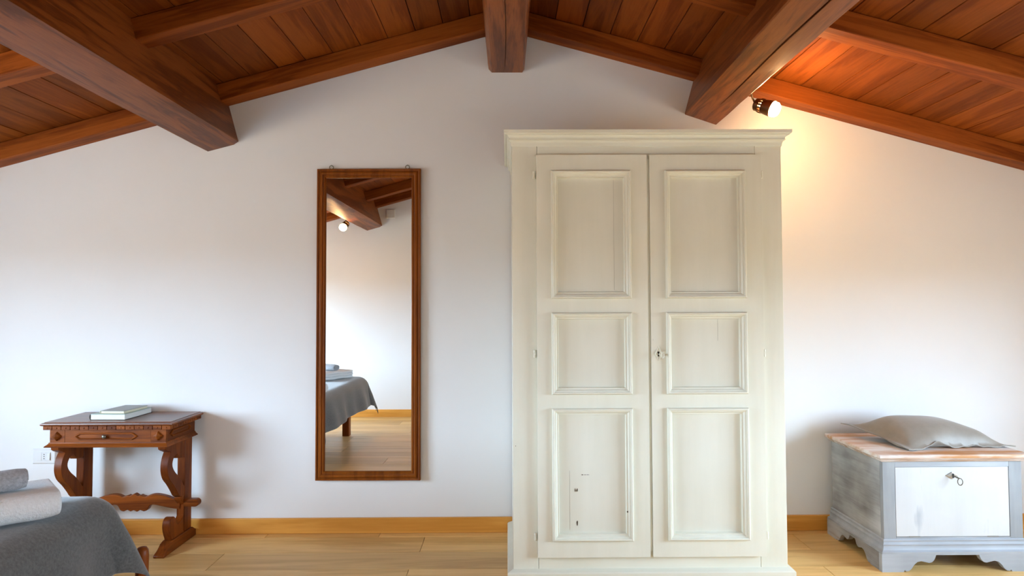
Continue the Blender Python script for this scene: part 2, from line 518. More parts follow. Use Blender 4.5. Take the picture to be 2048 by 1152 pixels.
def crack(t):
    f = 0.50 + 0.10 * math.sin(t * 4.0 + 0.4) + 0.03 * math.sin(t * 17)
    d = 0.030 * max(0.0, min(1.0, (t - 0.09) * 14))
    return f, 0.0012 + 0.0022 * max(0, min(1, (t - .05) * 8)), d
def crack2(t):
    return 0.42 + 0.05 * math.sin(t * 11), 0.0015, 0.02 * max(0.0, min(1.0, (t - 0.02) * 14))
zt = DECK + 0.005
timber('ridge_beam', [(-0.0765, 2.341), (0.080, 2.341), (0.0905, 2.357), (0.108, 2.53), (0.112, zt - .02), (-0.112, zt - .02), (-0.110, 2.53), (-0.093, 2.359)],
       0, YF, BEAM, 'dark ridge beam at the top of the gable', notch=(0, crack2))
def purlin(BL, BR, cham, s, label, notch=None):
    eu = (CA, -s * SA); ew = (s * SA, CA)
    hL = hR = 0.188 + RH
    tl = (BL[0] + ew[0] * hL, BL[1] + ew[1] * hL); tr = (BR[0] + ew[0] * hR, BR[1] + ew[1] * hR)
    sec = [(BL[0] + eu[0] * .004, BL[1] + eu[1] * .004)]
    if cham: sec.append((BR[0] - eu[0] * .026 - ew[0] * .004, BR[1] - eu[1] * .026 - ew[1] * .010)); sec.append(BR)
    else: sec.append((BR[0] - eu[0] * .004, BR[1] - eu[1] * .004)); sec.append((BR[0] + ew[0] * .004, BR[1] + ew[1] * .004))
    sec += [tr, tl, (BL[0] + ew[0] * .006, BL[1] + ew[1] * .006)]
    return timber('purlin', sec, 0, YF, BEAM, label, notch=notch)
purlin((-1.535, 1.932), (-1.376, 1.984), True, -1, 'dark hewn purlin above the table and the bed')
purlin((0.917, 2.122), (1.082, 2.067), False, 1, 'dark hewn purlin with a long drying crack above the wardrobe', notch=(0, crack))

RAFT_Y = [(-0.092, 0.0), (-0.785, -0.697), (-1.477, -1.389), (-2.169, -2.081), (-2.861, -2.773), (YF, YF + .088)]
def rafter(xa, xb, ya, yb):
    s = 1 if xa > 0 or xb > 0 else -1
    zu = lambda x: APEX - TAN * abs(x)
    hz = RH / CA
    L = abs(xb - xa) / CA
    xm = (xa + xb) / 2
    mb = MB().box(-L / 2, L / 2, ya, yb, 0, RH)
    o = obj('rafter', mb, RAFTER, ceiling, bevel=0.004, loc=(0, 0, 0))
    o.location = (xm, 0, zu(xm))
    o.rotation_euler = (0, -ALPHA if s < 0 else ALPHA, 0)
for ya, yb in RAFT_Y:
    rafter(-1.424 - .03, -0.09, ya, yb)
    rafter(XL - .02, -1.585 + .03, ya, yb)
    rafter(0.09, 0.966 + .03, ya, yb)
    rafter(1.132 - .03, XR + .02, ya, yb)

# ------------------------------------------------------------------ wardrobe
def wardrobe():
    t = thing('wardrobe', 'tall cream painted two-door wardrobe with moulded panels against the wall', 'wardrobe', (0.585, -0.3, 0))
    x0, x1, yf, yb = 0.021, 1.148, -0.580, -0.022
    zb, zt = 0.055, 1.806
    obj('side_panel', MB().box(x0, x0 + .022, yf + .022, yb, zb, zt), CREAM, t)
    obj('side_panel', MB().box(x1 - .022, x1, yf + .022, yb, zb, zt), CREAM, t)
    obj('back_panel', MB().box(x0 + .022, x1 - .022, yb - .01, yb, zb, zt), CREAM, t)
    obj('bottom_board', MB().box(x0 + .022, x1 - .022, yf + .022, yb - .01, zb, zb + .02), CREAM, t)
    obj('top_board', MB().box(x0 - .028, x1 + .028, yf - .028, yb, zt + .04, zt + .054), CREAM_H, t)
    obj('stile', MB().box(x0, 0.1245, yf, yf + .022, zb, zt), CREAM, t, bevel=.0015)
    obj('stile', MB().box(1.0385, x1, yf, yf + .022, zb, zt), CREAM, t, bevel=.0015)
    obj('rail', MB().box(0.1258, 1.0372, yf, yf + .022, 1.70, zt), CREAM_H, t, bevel=.0012)
    obj('rail', MB().box(0.1258, 1.0372, yf, yf + .022, zb, 0.16), CREAM_H, t, bevel=.0012)
    # cornice
    prof = [(-.004, zt - .004), (.003, zt - .004), (.004, zt + .001), (.0045, zt + .006)]
    prof += [(.0045 + .0105 * (1 - math.cos(a)), zt + .006 + .014 * math.sin(a)) for a in [R(d) for d in (15, 30, 45, 60, 75, 90)]]
    prof += [(.0165, zt + .0215), (.0165, zt + .0225), (.012, zt + .0235), (.013, zt + .027)]
    prof += [(.013 + .017 * (1 - math.cos(a)), zt + .027 + .017 * math.sin(a)) for a in [R(d) for d in (20, 40, 60, 80, 90)]]
    prof += [(.0335, zt + .0455), (.0335, zt + .0585), (-.004, zt + .0585)]
    obj('cornice', MB().skirt(x0, x1, yb, yf, prof), CREAM_H, t, smooth=30)
    # plinth
    pp = [(-.01, 0.0), (.0185, 0.0), (.0185, .049), (.015, .054), (.0, .061), (-.01, .061)]
    pl = MB().skirt(x0, x1, yb, yf, [(o + (.0055 if o > .001 else 0), z) for o, z in pp])
    obj('plinth', pl, CREAM_H, t)
    # doors
    panels = [(1.165, 1.695), (0.773, 1.108), (0.181, 0.717)]
    def door(xa, xb, pa, pb, hinge_x):
        ya, ybk = -0.602, -0.582
        za, zz = 0.113, 1.762
        inset = 0.026
        d = None
        # frame with three openings
        mb = MB()
        mb.box(xa, pa + inset, ya, ybk, za, zz); mb.box(pb - inset, xb, ya, ybk, za, zz)
        zs = [zz] + [v for p in panels for v in (p[1] - inset, p[0] + inset)] + [za]
        # one continuous face with holes: rails meet the stiles flush
        rails = [(zs[1], zs[0]), (zs[3], zs[2]), (zs[5], zs[4]), (zs[7], zs[6])]
        for a, c in rails: mb.box(pa + inset, pb - inset, ya, ybk, a, c)
        d = obj('door', mb, CREAM, t)
        for a, c in panels:
            obj('panel', MB().box(pa + inset - .002, pb - inset + .002, ya + .0145, ya + .0195, a + inset - .002, c - inset + .002), CREAM_PANEL, d)
            pr = [(.0, .0), (.0, .006), (.0012, .0110), (.0040, .0148), (.0075, .0155), (.0105, .0135), (.0115, .0085), (.0150, .0080),
                  (.0175, .0050), (.0210, .0005), (.0225, -.0045), (.0255, -.0055), (.0275, -.0095), (.0285, -.0148), (.0258, -.0148), (.0258, -.001)]
            obj('panel_moulding', MB().frame(pa, pb, a, c, pr, ya), CREAM, d, smooth=40)
        for z in (1.68, 0.938, 0.193):
            hb = MB().lathe([(-.016, .003), (-.015, .0055), (-.006, .006), (-.005, .0045), (.005, .0045), (.006, .006), (.015, .0055), (.016, .003)], (hinge_x, -0.588, z), (0, 0, 1), 12)
            obj('hinge', hb, CREAM, d, smooth=40)
        return d
    door(0.121, 0.5795, 0.181, 0.5105, 0.1125)
    d = door(0.5905, 1.0545, 0.652, 0.985, 1.062)
    # closing strip seen in the gap between the doors
    obj('closing_strip', MB().box(0.5802, 0.5898, -0.5935, -0.5815, 0.135, 1.745), CREAM, t)
    # lozenge escutcheon and key
    ex, ez, ey = 0.620, 0.939, -0.602
    mb = MB()
    out = [(ex, ez - .030), (ex + .0155, ez), (ex, ez + .030), (ex - .0155, ez)]
    rr = [[(x, ey - dd, z) for x, z in [(ex + (px - ex) * k, ez + (pz - ez) * k) for px, pz in out]] for k, dd in ((1, 0), (1, .0035), (.86, .0050), (.74, .0014), (.0, .0012))]
    mb.loops(rr)
    e = obj('escutcheon', mb, CREAM, d); e['label'] = 'diamond shaped keyhole plate painted cream'
    kh = MB().lathe([(0, .0042), (.0012, .0042)], (ex - .0005, ey - .001, ez + .0045), (0, -1, 0), 12)
    kh.prism([(ex - .002, ez + .004), (ex + .0015, ez + .004), (ex + .003, ez - .012), (ex - .0035, ez - .012)], 'y', ey - .0022, ey - .001)
    obj('keyhole', kh, BLACK, d)
    k = MB().lathe([(0, .0024), (.014, .0024), (.015, .0035), (.017, .0035), (.018, .0022), (.024, .0022)], (ex + .001, ey, ez - .003), (.25, -1, -.05), 10)
    kc = Vector((ex + .001, ey, ez - .003)) + Vector((.25, -1, -.05)).normalized() * .034
    ax = Vector((.25, -1, -.05)).normalized(); az = Vector((0, 0, 1))
    k.tube([kc + (ax * math.cos(a) + az * math.sin(a) * 1.25) * .0095 for a in [2 * math.pi * i / 20 for i in range(20)]], .0019, 8, True)
    obj('key', k, CREAM, d, smooth=40)
    # bare-wood chips in the paint
    for (x, z, wd, ht, yy) in ((0.283, 0.246, .006, .024, -.588), (0.275, 0.381, .003, .016, -.588), (0.284, 0.381, .004, .015, -.588), (0.279, 0.378, .002, .008, -.588),
                               (0.305, 0.443, .009, .003, -.588), (0.316, 0.443, .005, .003, -.588), (0.327, 0.443, .014, .0015, -.588), (0.291, 0.765, .0, .0, -.588),
                               (0.484, 0.301, .006, .008, -.6165), (0.032, 0.560, .003, .004, -.580), (0.598, 0.995, .002, .002, -.602), (0.655, 0.108, .003, .003, -.580)):
        if wd == 0: continue
        pts = [(x + wd / 2 * math.cos(a) * random.uniform(.7, 1.1), z + ht / 2 * math.sin(a) * random.uniform(.8, 1.1)) for a in [2 * math.pi * i / 9 for i in range(9)]]
        obj('paint_chip', MB().prism(pts, 'y', yy - .0004, yy + .0008), CHIP, t)
    # drying crack of two door panels
    for (x, za, zb2) in ((0.443, 1.20, 1.66), (0.870, 0.99, 1.078), (0.253, 0.22, 0.46)):
        obj('panel_crack', MB().box(x - .0003, x + .0003, -.5879, -.5870, za, zb2), CRACK, t)
wardrobe()

# ------------------------------------------------------------------ wall mirror
def mirror():
    cx, zb, zt, hw = -0.7025, 0.265, 1.837, 0.2635
    t = thing('wall_mirror', 'tall narrow mirror in a reeded brown wooden frame on the back wall', 'mirror', (cx, -0.004, zb), rz=R(-0.62))
    x0, x1 = cx - hw, cx + hw
    yk = -0.004
    prof = [(0, 0), (0, .020), (.002, .0245), (.006, .026), (.009, .0245), (.0105, .021), (.0135, .0205), (.015, .024), (.020, .0275), (.026, .0280), (.030, .026),
            (.0315, .0215), (.0345, .0205), (.036, .023), (.040, .0235), (.0435, .021), (.0465, .015), (.0465, .008), (.040, .0)]
    obj('frame', MB().frame(x0, x1, zb, zt, prof, yk), FRAMEWOOD, t, smooth=40)
    obj('backing_board', MB().box(x0 + .006, x1 - .006, yk - .006, yk, zb + .006, zt - .006), FRAMEWOOD, t)
    obj('mirror_glass', MB().box(x0 + .040, x1 - .040, yk - .0125, yk - .0075, zb + .040, zt - .040), MIRROR, t)
    for x in (x0 + .071, x1 - .068):
        r = MB().tube([(x + .010 * math.cos(a), yk - .012, zt + .009 + .010 * math.sin(a)) for a in [2 * math.pi * i / 18 for i in range(18)]], .0022, 8, True)
        r.lathe([(-.012, .002), (.001, .002)], (x, yk - .012, zt), (0, 0, 1), 8)
        h = obj('hanging_ring', r, IRON, t, smooth=40)
        n = MB().lathe([(0, .0015), (.014, .0015), (.015, .003), (.016, .003)], (x, yk + .003, zt + .017), (0, -1, .15), 8)
        obj('nail', n, IRON, h, smooth=40)
mirror()

# ------------------------------------------------------------------ side table
def table():
    t = thing('side_table', 'small carved walnut trestle table with one drawer beside the bed', 'table', (-1.83, -0.155, 0))
    # top with ogee edge
    rx0, rx1, ry0, ry1 = -2.132, -1.532, -0.300, -0.012
    rings = []
    for ins, z in ((.006, .595), (.001, .598), (0, .602), (.001, .606), (.006, .6085), (.012, .6095), (.013, .612)):
        rings.append([(rx0 + ins, ry0 + ins, z), (rx1 - ins, ry0 + ins, z), (rx1 - ins, ry1 - ins * .3, z), (rx0 + ins, ry1 - ins * .3, z)])
    obj('table_top', MB().loops(rings, True, True, True), WALNUT_TOP, t, smooth=40)
    # row of dentils under the edge
    proto = {}
    def dentil(x0, x1, y0, y1, fx):
        mb = MB().box(x0, x1, y0, y1, .5775, .5945)
        cx, cy, cz = (x0 + x1) / 2, (y0 + y1) / 2, .586
        if fx == 'f': mb.lathe([(0, .0045), (.002, .004), (.003, .001)], (cx, y0, cz), (0, -1, 0), 8)
        else: mb.lathe([(0, .0045), (.002, .004), (.003, .001)], (x1 if fx == 'r' else x0, cy, cz), (1 if fx == 'r' else -1, 0, 0), 8)
        obj('dentil', mb, WALNUT_X if fx == 'f' else WALNUT_Y, t, bevel=.001, seg=1)
    nf = 14
    step = (rx1 - rx0 - .018) / nf
    for i in range(nf):
        a = rx0 + .009 + step * i
        dentil(a + .001, a + step - .001, ry0 + .007, ry0 + .03, 'f')
    ns = 6
    st = (ry1 - ry0 - .035) / ns
    for i in range(ns):
        a = ry0 + .032 + st * i
        dentil(rx1 - .03, rx1 - .009, a + .001, a + st - .001, 'r')
        dentil(rx0 + .009, rx0 + .03, a + .001, a + st - .001, 'l')
    obj('sub_top', MB().box(rx0 + .028, rx1 - .028, ry0 + .028, ry1 - .004, .576, .596), WALNUT_X, t)
    # apron box with a drawer opening
    ax0, ax1, ay0, ay1, az0, az1 = -2.102, -1.572, -0.276, -0.018, .513, .578
    dx0, dx1 = -2.034, -1.642
    obj('apron_side', MB().box(ax0, ax0 + .018, ay0 + .016, ay1, az0, az1), WALNUT_Y, t)
    sd = obj('apron_side', MB().box(ax1 - .018, ax1, ay0 + .016, ay1, az0, az1), WALNUT_Y, t)
    obj('apron_back', MB().box(ax0 + .018, ax1 - .018, ay1 - .016, ay1, az0, az1), WALNUT_X, t)
    for a, c in ((ax0, dx0 - .0012), (dx1 + .0012, ax1)):
        fr = obj('apron_corner', MB().box(a, c, ay0, ay0 + .016, az0, az1), WALNUT_X, t)
        cx = (a + c) / 2; cz = (az0 + az1) / 2; h = .021
        loz = [(cx, cz - h), (cx + h, cz), (cx, cz + h), (cx - h, cz)]
        def sc(k): return [(cx + (x - cx) * k, cz + (z - cz) * k) for x, z in loz]
        rr = [[(x, ay0 - d, z) for x, z in sc(k)] for k, d in ((1, -.001), (1, .004), (.82, .0095), (.0, .0165))]
        obj('lozenge', MB().loops(rr), WALNUT_X, fr)
    dr = obj('drawer', MB().box(dx0, dx1, ay0 + .001, ay0 + .016, az0 + .002, az1 - .002), WALNUT_X, t)
    db = MB().box(dx0 + .004, dx1 - .004, ay0 + .016, ay1 - .03, az0 + .004, az0 + .012)
    db.box(dx0 + .004, dx0 + .012, ay0 + .016, ay1 - .03, az0 + .012, az1 - .01); db.box(dx1 - .012, dx1 - .004, ay0 + .016, ay1 - .03, az0 + .012, az1 - .01)
    obj('drawer_box', db, WALNUT_Y, dr)
    def hexmould(c, half, hz, tip, plane, sgn=1):
        """raised moulding in the shape of a stretched hexagon"""
        def pts(i): return [(-half - tip + i * 1.9, 0), (-half + i * .5, hz - i), (half - i * .5, hz - i), (half + tip - i * 1.9, 0), (half - i * .5, -hz + i), (-half + i * .5, -hz + i)]
        rr = []
        for i, d in ((0, -.001), (0, .003), (.0025, .0065), (.005, .0065), (.0075, .003), (.0085, .0005)):
            if plane == 'f': rr.append([(c[0] + u, c[1] - d, c[2] + v) for u, v in pts(i)])
            else: rr.append([(c[0] + d * sgn, c[1] + u, c[2] + v) for u, v in pts(i)])
        return MB().loops(rr)
    hc = ((dx0 + dx1) / 2 - .008, ay0 + .001, .5445)
    obj('drawer_moulding', hexmould(hc, .122, .0165, .024, 'f'), WALNUT_X, dr, smooth=30)
    kb = MB().lathe([(0, .004), (.006, .004), (.008, .0085), (.012, .0095), (.0155, .0075), (.017, .003), (.0175, .001)], (hc[0] - .003, ay0, hc[2]), (0, -1, 0), 16)
    obj('knob', kb, IRON, dr, smooth=50)['label'] = 'small round metal drawer knob'
    obj('side_moulding', hexmould((ax1, -0.150, .5475), .072, .0165, .022, 's', 1), WALNUT_Y, sd, smooth=30)
    # lower moulding
    prof = [(-.018, .497), (.016, .497), (.0165, .4995), (.0135, .504), (.008, .508), (.004, .5125), (.003, .517), (-.018, .517)]
    obj('lower_moulding', MB().skirt(ax0, ax1, ay1, ay0, prof), WALNUT_X, t, smooth=35)
    # trestles
    def curve(ctrl, n=6, closed=False):
        out = []
        P = [Vector((a, b, 0)) for a, b in ctrl]
        for i in range(len(P) - 1):
            p0 = P[max(i - 1, 0)]; p1 = P[i]; p2 = P[i + 1]; p3 = P[min(i + 2, len(P) - 1)]
            for k in range(n):
                u = k / n
                q = 0.5 * ((2 * p1) + (p2 - p0) * u + (2 * p0 - 5 * p1 + 4 * p2 - p3) * u * u + (3 * p1 - p0 - 3 * p2 + p3) * u ** 3)
                out.append((q.x, q.y))
        out.append(ctrl[-1])
        return out
    front = [(-.290, .497), (-.288, .486)] + curve([(-.276, .478), (-.262, .472), (-.243, .463)], 4) + \
        curve([(-.247, .458), (-.258, .440), (-.267, .412), (-.267, .378), (-.252, .342), (-.217, .305), (-.188, .270), (-.168, .243), (-.15, .229)], 4)
    inner = curve([(-.121, .273), (-.128, .278), (-.146, .304), (-.174, .334), (-.205, .362), (-.224, .388), (-.227, .410), (-.214, .432), (-.190, .444)], 4) + \
        [(-.176, .431), (-.164, .416), (-.128, .414), (-.121, .42), (-.121, .497)]
    upper = front + [(-.121, .227)] + inner
    lower = [(-.121, .229), (-.152, .227)] + curve([(-.146, .212), (-.122, .185), (-.112, .160), (-.119, .138), (-.139, .121), (-.165, .111), (-.180, .109)], 4) + \
        curve([(-.188, .122), (-.193, .140), (-.207, .155), (-.226, .157), (-.241, .147), (-.248, .127), (-.246, .103), (-.238, .080), (-.231, .066)], 4) + [(-.226, .052), (-.121, .052)]
    foot = [(-.305, 0), (-.305, .010), (-.296, .016), (-.280, .022), (-.262, .034), (-.252, .044), (-.234, .050), (-.226, .052), (-.05, .052), (-.034, .040), (-.018, .032), (-.016, 0)]
    for xc in (-2.070, -1.583):
        tr = obj('trestle', MB().prism(upper, 'x', xc - .017, xc + .017), WALNUT_Z, t, bevel=.003)
        obj('lower_scroll', MB().prism(lower, 'x', xc - .017, xc + .017), WALNUT_Z, tr, bevel=.003)
        obj('post', MB().box(xc - .019, xc + .019, -.1205, -.054, .0525, .497), WALNUT_Z, tr, bevel=.004)
        obj('foot', MB().prism(foot, 'x', xc - .024, xc + .024), WALNUT_Y, tr, bevel=.003)
    # scalloped stretcher, its ends pass through the trestles
    c = -1.806
    top = curve([(c + .222, .212), (c + .190, .211), (c + .152, .224), (c + .110, .233), (c + .080, .231), (c + .055, .221)], 4) + \
        [(c + .036, .226), (c + .030, .230), (c + .020, .225), (c, .237), (c - .020, .225), (c - .030, .230), (c - .036, .226)] + \
        curve([(c - .055, .221), (c - .080, .231), (c - .110, .233), (c - .152, .224), (c - .190, .211), (c - .245, .212)], 4)
    bot = curve([(c - .245, .163), (c - .190, .165), (c - .140, .175), (c - .100, .184), (c - .078, .180), (c - .064, .158), (c - .048, .152)], 4) + \
        [(c - .030, .160), (c - .016, .152), (c, .158), (c + .016, .150), (c + .030, .159)] + \
        curve([(c + .048, .152), (c + .064, .158), (c + .078, .180), (c + .100, .184), (c + .140, .175), (c + .190, .165), (c + .222, .163)], 4)
    s = obj('stretcher', MB().prism(top + bot, 'y', -.126, -.098), WALNUT_X, t, bevel=.003)
    for xa, sg in ((-1.566, 1), (-2.087, -1)):
        te = [(xa, .174), (xa + sg * .054, .174)] + [(xa + sg * (.054 + .018 * math.cos(a)), .1915 + .0175 * math.sin(a)) for a in [R(d) for d in range(-75, 76, 15)]] + [(xa + sg * .054, .209), (xa, .209)]
        obj('stretcher_end', MB().prism(te, 'y', -.128, -.096), WALNUT_X, s, bevel=.003)
table()

# ------------------------------------------------------------------ books on the table
def book(name, label, cx, cy, z, wd, dp, th, rz, cover, spine, pages):
    t = thing(name, label, 'book', (cx, cy, z), 'books on the side table', rz)
    b = Vector((cx, cy, z))
    bt = .0022
    def B(x0, x1, y0, y1, z0, z1): return MB().box(cx + x0, cx + x1, cy + y0, cy + y1, z + z0, z + z1)
    obj('front_cover', B(-wd / 2, wd / 2, -dp / 2, dp / 2, th - bt, th), cover, t, bevel=.0006, seg=1)
    obj('back_cover', B(-wd / 2, wd / 2, -dp / 2, dp / 2, 0, bt), spine, t, bevel=.0006, seg=1)
    n = 8
    so = [(cx - wd / 2 - .004 * math.sin(math.pi * i / n), z + th * i / n) for i in range(n + 1)]
    si = [(x + .0022, zz) for x, zz in reversed(so)]
    obj('spine', MB().prism(so + si, 'y', cy - dp / 2, cy + dp / 2), spine, t, smooth=40)
    obj('pages', B(-wd / 2 + .0015, wd / 2 - .004, -dp / 2 + .003, dp / 2 - .003, bt, th - bt), pages, t)
book('book', 'thick hardback with pale green cover and dark spine lying on the walnut table', -1.8585, -0.140, 0.6121, 0.166, 0.205, 0.0275, R(-2), COVER1, SPINE1, PAGES)
book('book', 'thin grey book lying on top of the green hardback', -1.845, -0.142, 0.6398, 0.116, 0.170, 0.0125, R(-4), COVER2, PAGES2, PAGES2)

# ------------------------------------------------------------------ chest with cushion
def chest():
    t = thing('blanket_chest', 'low grey-washed wooden chest with white drop front and limed lid', 'chest', (1.912, -0.27, 0))
    x0, x1, y0, y1, z0, z1 = 1.612, 2.214, -0.474, -0.062, .120, .463
    dx0, dx1, dz0, dz1 = 1.667, 2.157, .140, .436
    obj('side_panel', MB().box(x0, x0 + .02, y0 + .02, y1, z0, z1), GREYWASH_Y, t)
    obj('side_panel', MB().box(x1 - .02, x1, y0 + .02, y1, z0, z1), GREYWASH_Y, t)
    obj('back_panel', MB().box(x0 + .02, x1 - .02, y1 - .015, y1, z0, z1), GREYWASH, t)
    obj('bottom_board', MB().box(x0 + .02, x1 - .02, y0 + .02, y1 - .015, z0, z0 + .015), GREYWASH, t)
    obj('stile', MB().box(x0, dx0 - .0015, y0, y0 + .02, z0, z1), GREYWASH, t, bevel=.0015)
    obj('stile', MB().box(dx1 + .0015, x1, y0, y0 + .02, z0, z1), GREYWASH, t, bevel=.0015)
    obj('rail', MB().box(dx0 - .0013, dx1 + .0013, y0, y0 + .02, dz1 + .0015, z1), GREYWASH_H, t)
    obj('rail', MB().box(dx0 - .0013, dx1 + .0013, y0, y0 + .02, z0, dz0 - .0015), GREYWASH_H, t)
    d = obj('drop_front', MB().box(dx0, dx1, y0 + .001, y0 + .018, dz0, dz1), WHITEDOOR, t, bevel=.0012)
    for xa in (1.722, 2.06):
        obj('hinge', MB().box(xa, xa + .047, y0 - .0006, y0 + .003, dz0 - .0012, dz0 + .0016), IRON, d)
    ex, ez = 1.912, .400
    out = [(ex - .028, ez), (ex, ez - .0155), (ex + .028, ez), (ex, ez + .0155)]
    rr = [[(ex + (x - ex) * k, y0 - dd, ez + (z - ez) * k) for x, z in out] for k, dd in ((1, -.002), (1, .001), (.85, .0022), (0, .0022))]
    obj('escutcheon', MB().loops(rr), STEEL, d)['label'] = 'worn metal diamond keyhole plate'
    kh = MB().lathe([(0, .0045), (.001, .0045)], (ex + .0035, y0 - .002, ez + .004), (0, -1, 0), 12)
    kh.prism([(ex + .0015, ez + .003), (ex + .0055, ez + .003), (ex + .007, ez - .010), (ex, ez - .010)], 'y', y0 - .003, y0 - .002)
    obj('keyhole', kh, BLACK, d)
    ax = Vector((.10, -1, -.10)).normalized()
    ko = Vector((ex + .0035, y0 - .002, ez))
    k = MB().lathe([(0, .0028), (.020, .0028), (.021, .004), (.024, .004), (.025, .0026), (.032, .0026)], ko, ax, 10)
    kc = ko + ax * .033 + Vector((.003, 0, -.014))
    k.tube([kc + Vector((.0078 * math.cos(a), -.004 * math.cos(a), .0145 * math.sin(a))) for a in [2 * math.pi * i / 24 for i in range(24)]], .0019, 8, True)
    obj('key', k, IRON, d, smooth=40)['label'] = 'old metal key with a ring bow'
    # lid
    obj('lid', MB().box(1.583, 2.243, -0.502, -0.052, .479, .495), LIMEDWOOD, t, bevel=.003)
    pr = [(-.005, .462), (.008, .462), (.010, .4645), (.0125, .4665), (.0125, .4695), (.018, .472), (.0215, .4755), (.0215, .4795), (-.005, .4795)]
    obj('lid_moulding', MB().skirt(x0, x1, y1 + .008, y0, pr), LIMED_Y, t, smooth=30)
    # base moulding
    bm_ = [(-.01, .0755), (.021, .0755), (.0215, .078), (.0215, .083), (.016, .086)] + \
        [(.016 - .009 * math.sin(a), .086 + .017 * (1 - math.cos(a))) for a in [R(x) for x in (25, 50, 75, 90)]] + \
        [(.007, .105), (.0085, .1075), (.0085, .111), (.006, .114), (.004, .120), (.005, .123), (.005, .128), (.0015, .132), (-.01, .134)]
    obj('base_moulding', MB().skirt(x0, x1, y1 + .008, y0, bm_), GREYWASH_H, t, smooth=30)
    # bracket feet: scrolled plinth boards
    def scroll(L, foot, top, h):
        half = [(0, 0), (foot, 0), (foot + .004, .008), (foot + .010, .003), (foot + .022, .004), (foot + .034, .014), (foot + .045, .030), (foot + .058, .0415), (foot + .075, .0455), (foot + .094, .0415),
                (foot + .110, .0375), (foot + .122, .041), (foot + .131, .050), (foot + .137, .062), (foot + .140, top)]
        return half
    fx0, fx1, fy0 = 1.589, 2.237, -0.4955
    L = fx1 - fx0
    h = scroll(L, .092, .0705, .0755)
    poly = [(fx0 + u, v) for u, v in h] + [(fx1 - u, v) for u, v in reversed(h)] + [(fx1, .0755), (fx0, .0755)]
    obj('front_plinth', MB().prism(poly, 'y', fy0, fy0 + .022), GREYWASH_H, t)
    h2 = [(u * .83, v) for u, v in scroll(.43, .100, .066, .0755)]
    ya, yb = fy0 + .0222, -0.052
    poly2 = [(ya - .02 + u, v) for u, v in h2 if u > .0] + [(yb - u, v) for u, v in reversed(h2)] + [(yb, .0755), (ya, .0755), (ya, 0)]
    obj('side_plinth', MB().prism(poly2, 'x', fx0, fx0 + .022), GREYWASH_Y, t)
    obj('side_plinth', MB().prism(poly2, 'x', fx1 - .022, fx1), GREYWASH_Y, t)
chest()

def cushion():
    A, B_, C_, D_ = Vector((1.632, -.115, .553)), Vector((1.752, -.440, .4985)), Vector((2.262, -.392, .4985)), Vector((2.160, -.085, .520))
    nu, nv = 40, 32
    top, bot = [], []
    rnd = random.Random(3)
    for j in range(nv + 1):
        rt_, rb_ = [], []
        v = j / nv
        for i in range(nu + 1):
            u = i / nu
            p = (A * (1 - u) * (1 - v) + D_ * u * (1 - v) + B_ * (1 - u) * v + C_ * u * v)
            a, c = 2 * u - 1, 2 * v - 1
            # concave sides between the corners
            pin = 0.030 * ((1 - a * a) * c * abs(c) ** 3)
            pin2 = 0.026 * ((1 - c * c) * a * abs(a) ** 3)
            p = p + Vector((-pin2, pin, 0))
            fl = 0.09                       # flat flange round the edge
            ia, ic = min(1, abs(a) / (1 - fl)), min(1, abs(c) / (1 - fl))
            puff = max(0, (1 - ia ** 2.6)) ** 0.75 * max(0, (1 - ic ** 2.6)) ** 0.75
            edge = max(abs(a), abs(c))
            ripple = 0.005 * math.sin(9 * a + 2.0 * c) * math.sin(5 * c - 1) * (1 - puff) * (0.3 + edge)
            lift = (0.020 * max(0, math.sin(9.0 * u - 1.2)) ** 2 + 0.006 * math.sin(26 * u) ** 2) * (max(0, v - .82) / .18) * min(1, (1 - u) * 6, u * 6)
            wr = 0.004 * math.sin(16 * (u + v * .6)) * (1 - puff) * puff * 3
            zb = max(0.4968, p.z - 0.030 * puff)
            zt = max(p.z + ripple + lift + 0.003, zb + 0.004) + 0.088 * puff + wr
            rt_.append((p.x, p.y, zt)); rb_.append((p.x, p.y, max(.4968, min(zt - .004, zb + ripple + lift))))
        top.append(rt_); bot.append(rb_)
    mb = MB()
    W = nu + 1
    vs = [p for r in top for p in r] + [p for r in bot for p in r]
    O = W * (nv + 1)
    fs = []
    for j in range(nv):
        for i in range(nu):
            q = j * W + i
            fs.append((q, q + 1, q + 1 + W, q + W)); fs.append((O + q, O + q + W, O + q + 1 + W, O + q + 1))
    for i in range(nu):
        fs.append((i, O + i, O + i + 1, i + 1)); q = nv * W + i; fs.append((q, q + 1, O + q + 1, O + q))
    for j in range(nv):
        q = j * W; fs.append((q, q + W, O + q + W, O + q)); q = j * W + nu; fs.append((q, O + q, O + q + W, q + W))
    mb.add(vs, fs)
    o = obj('cushion', mb, CUSHION, loc=(1.95, -.26, .4968), smooth=60)
    tag(o, 'plump taupe cushion with a flat hemmed border lying on the chest lid', 'cushion')
cushion()

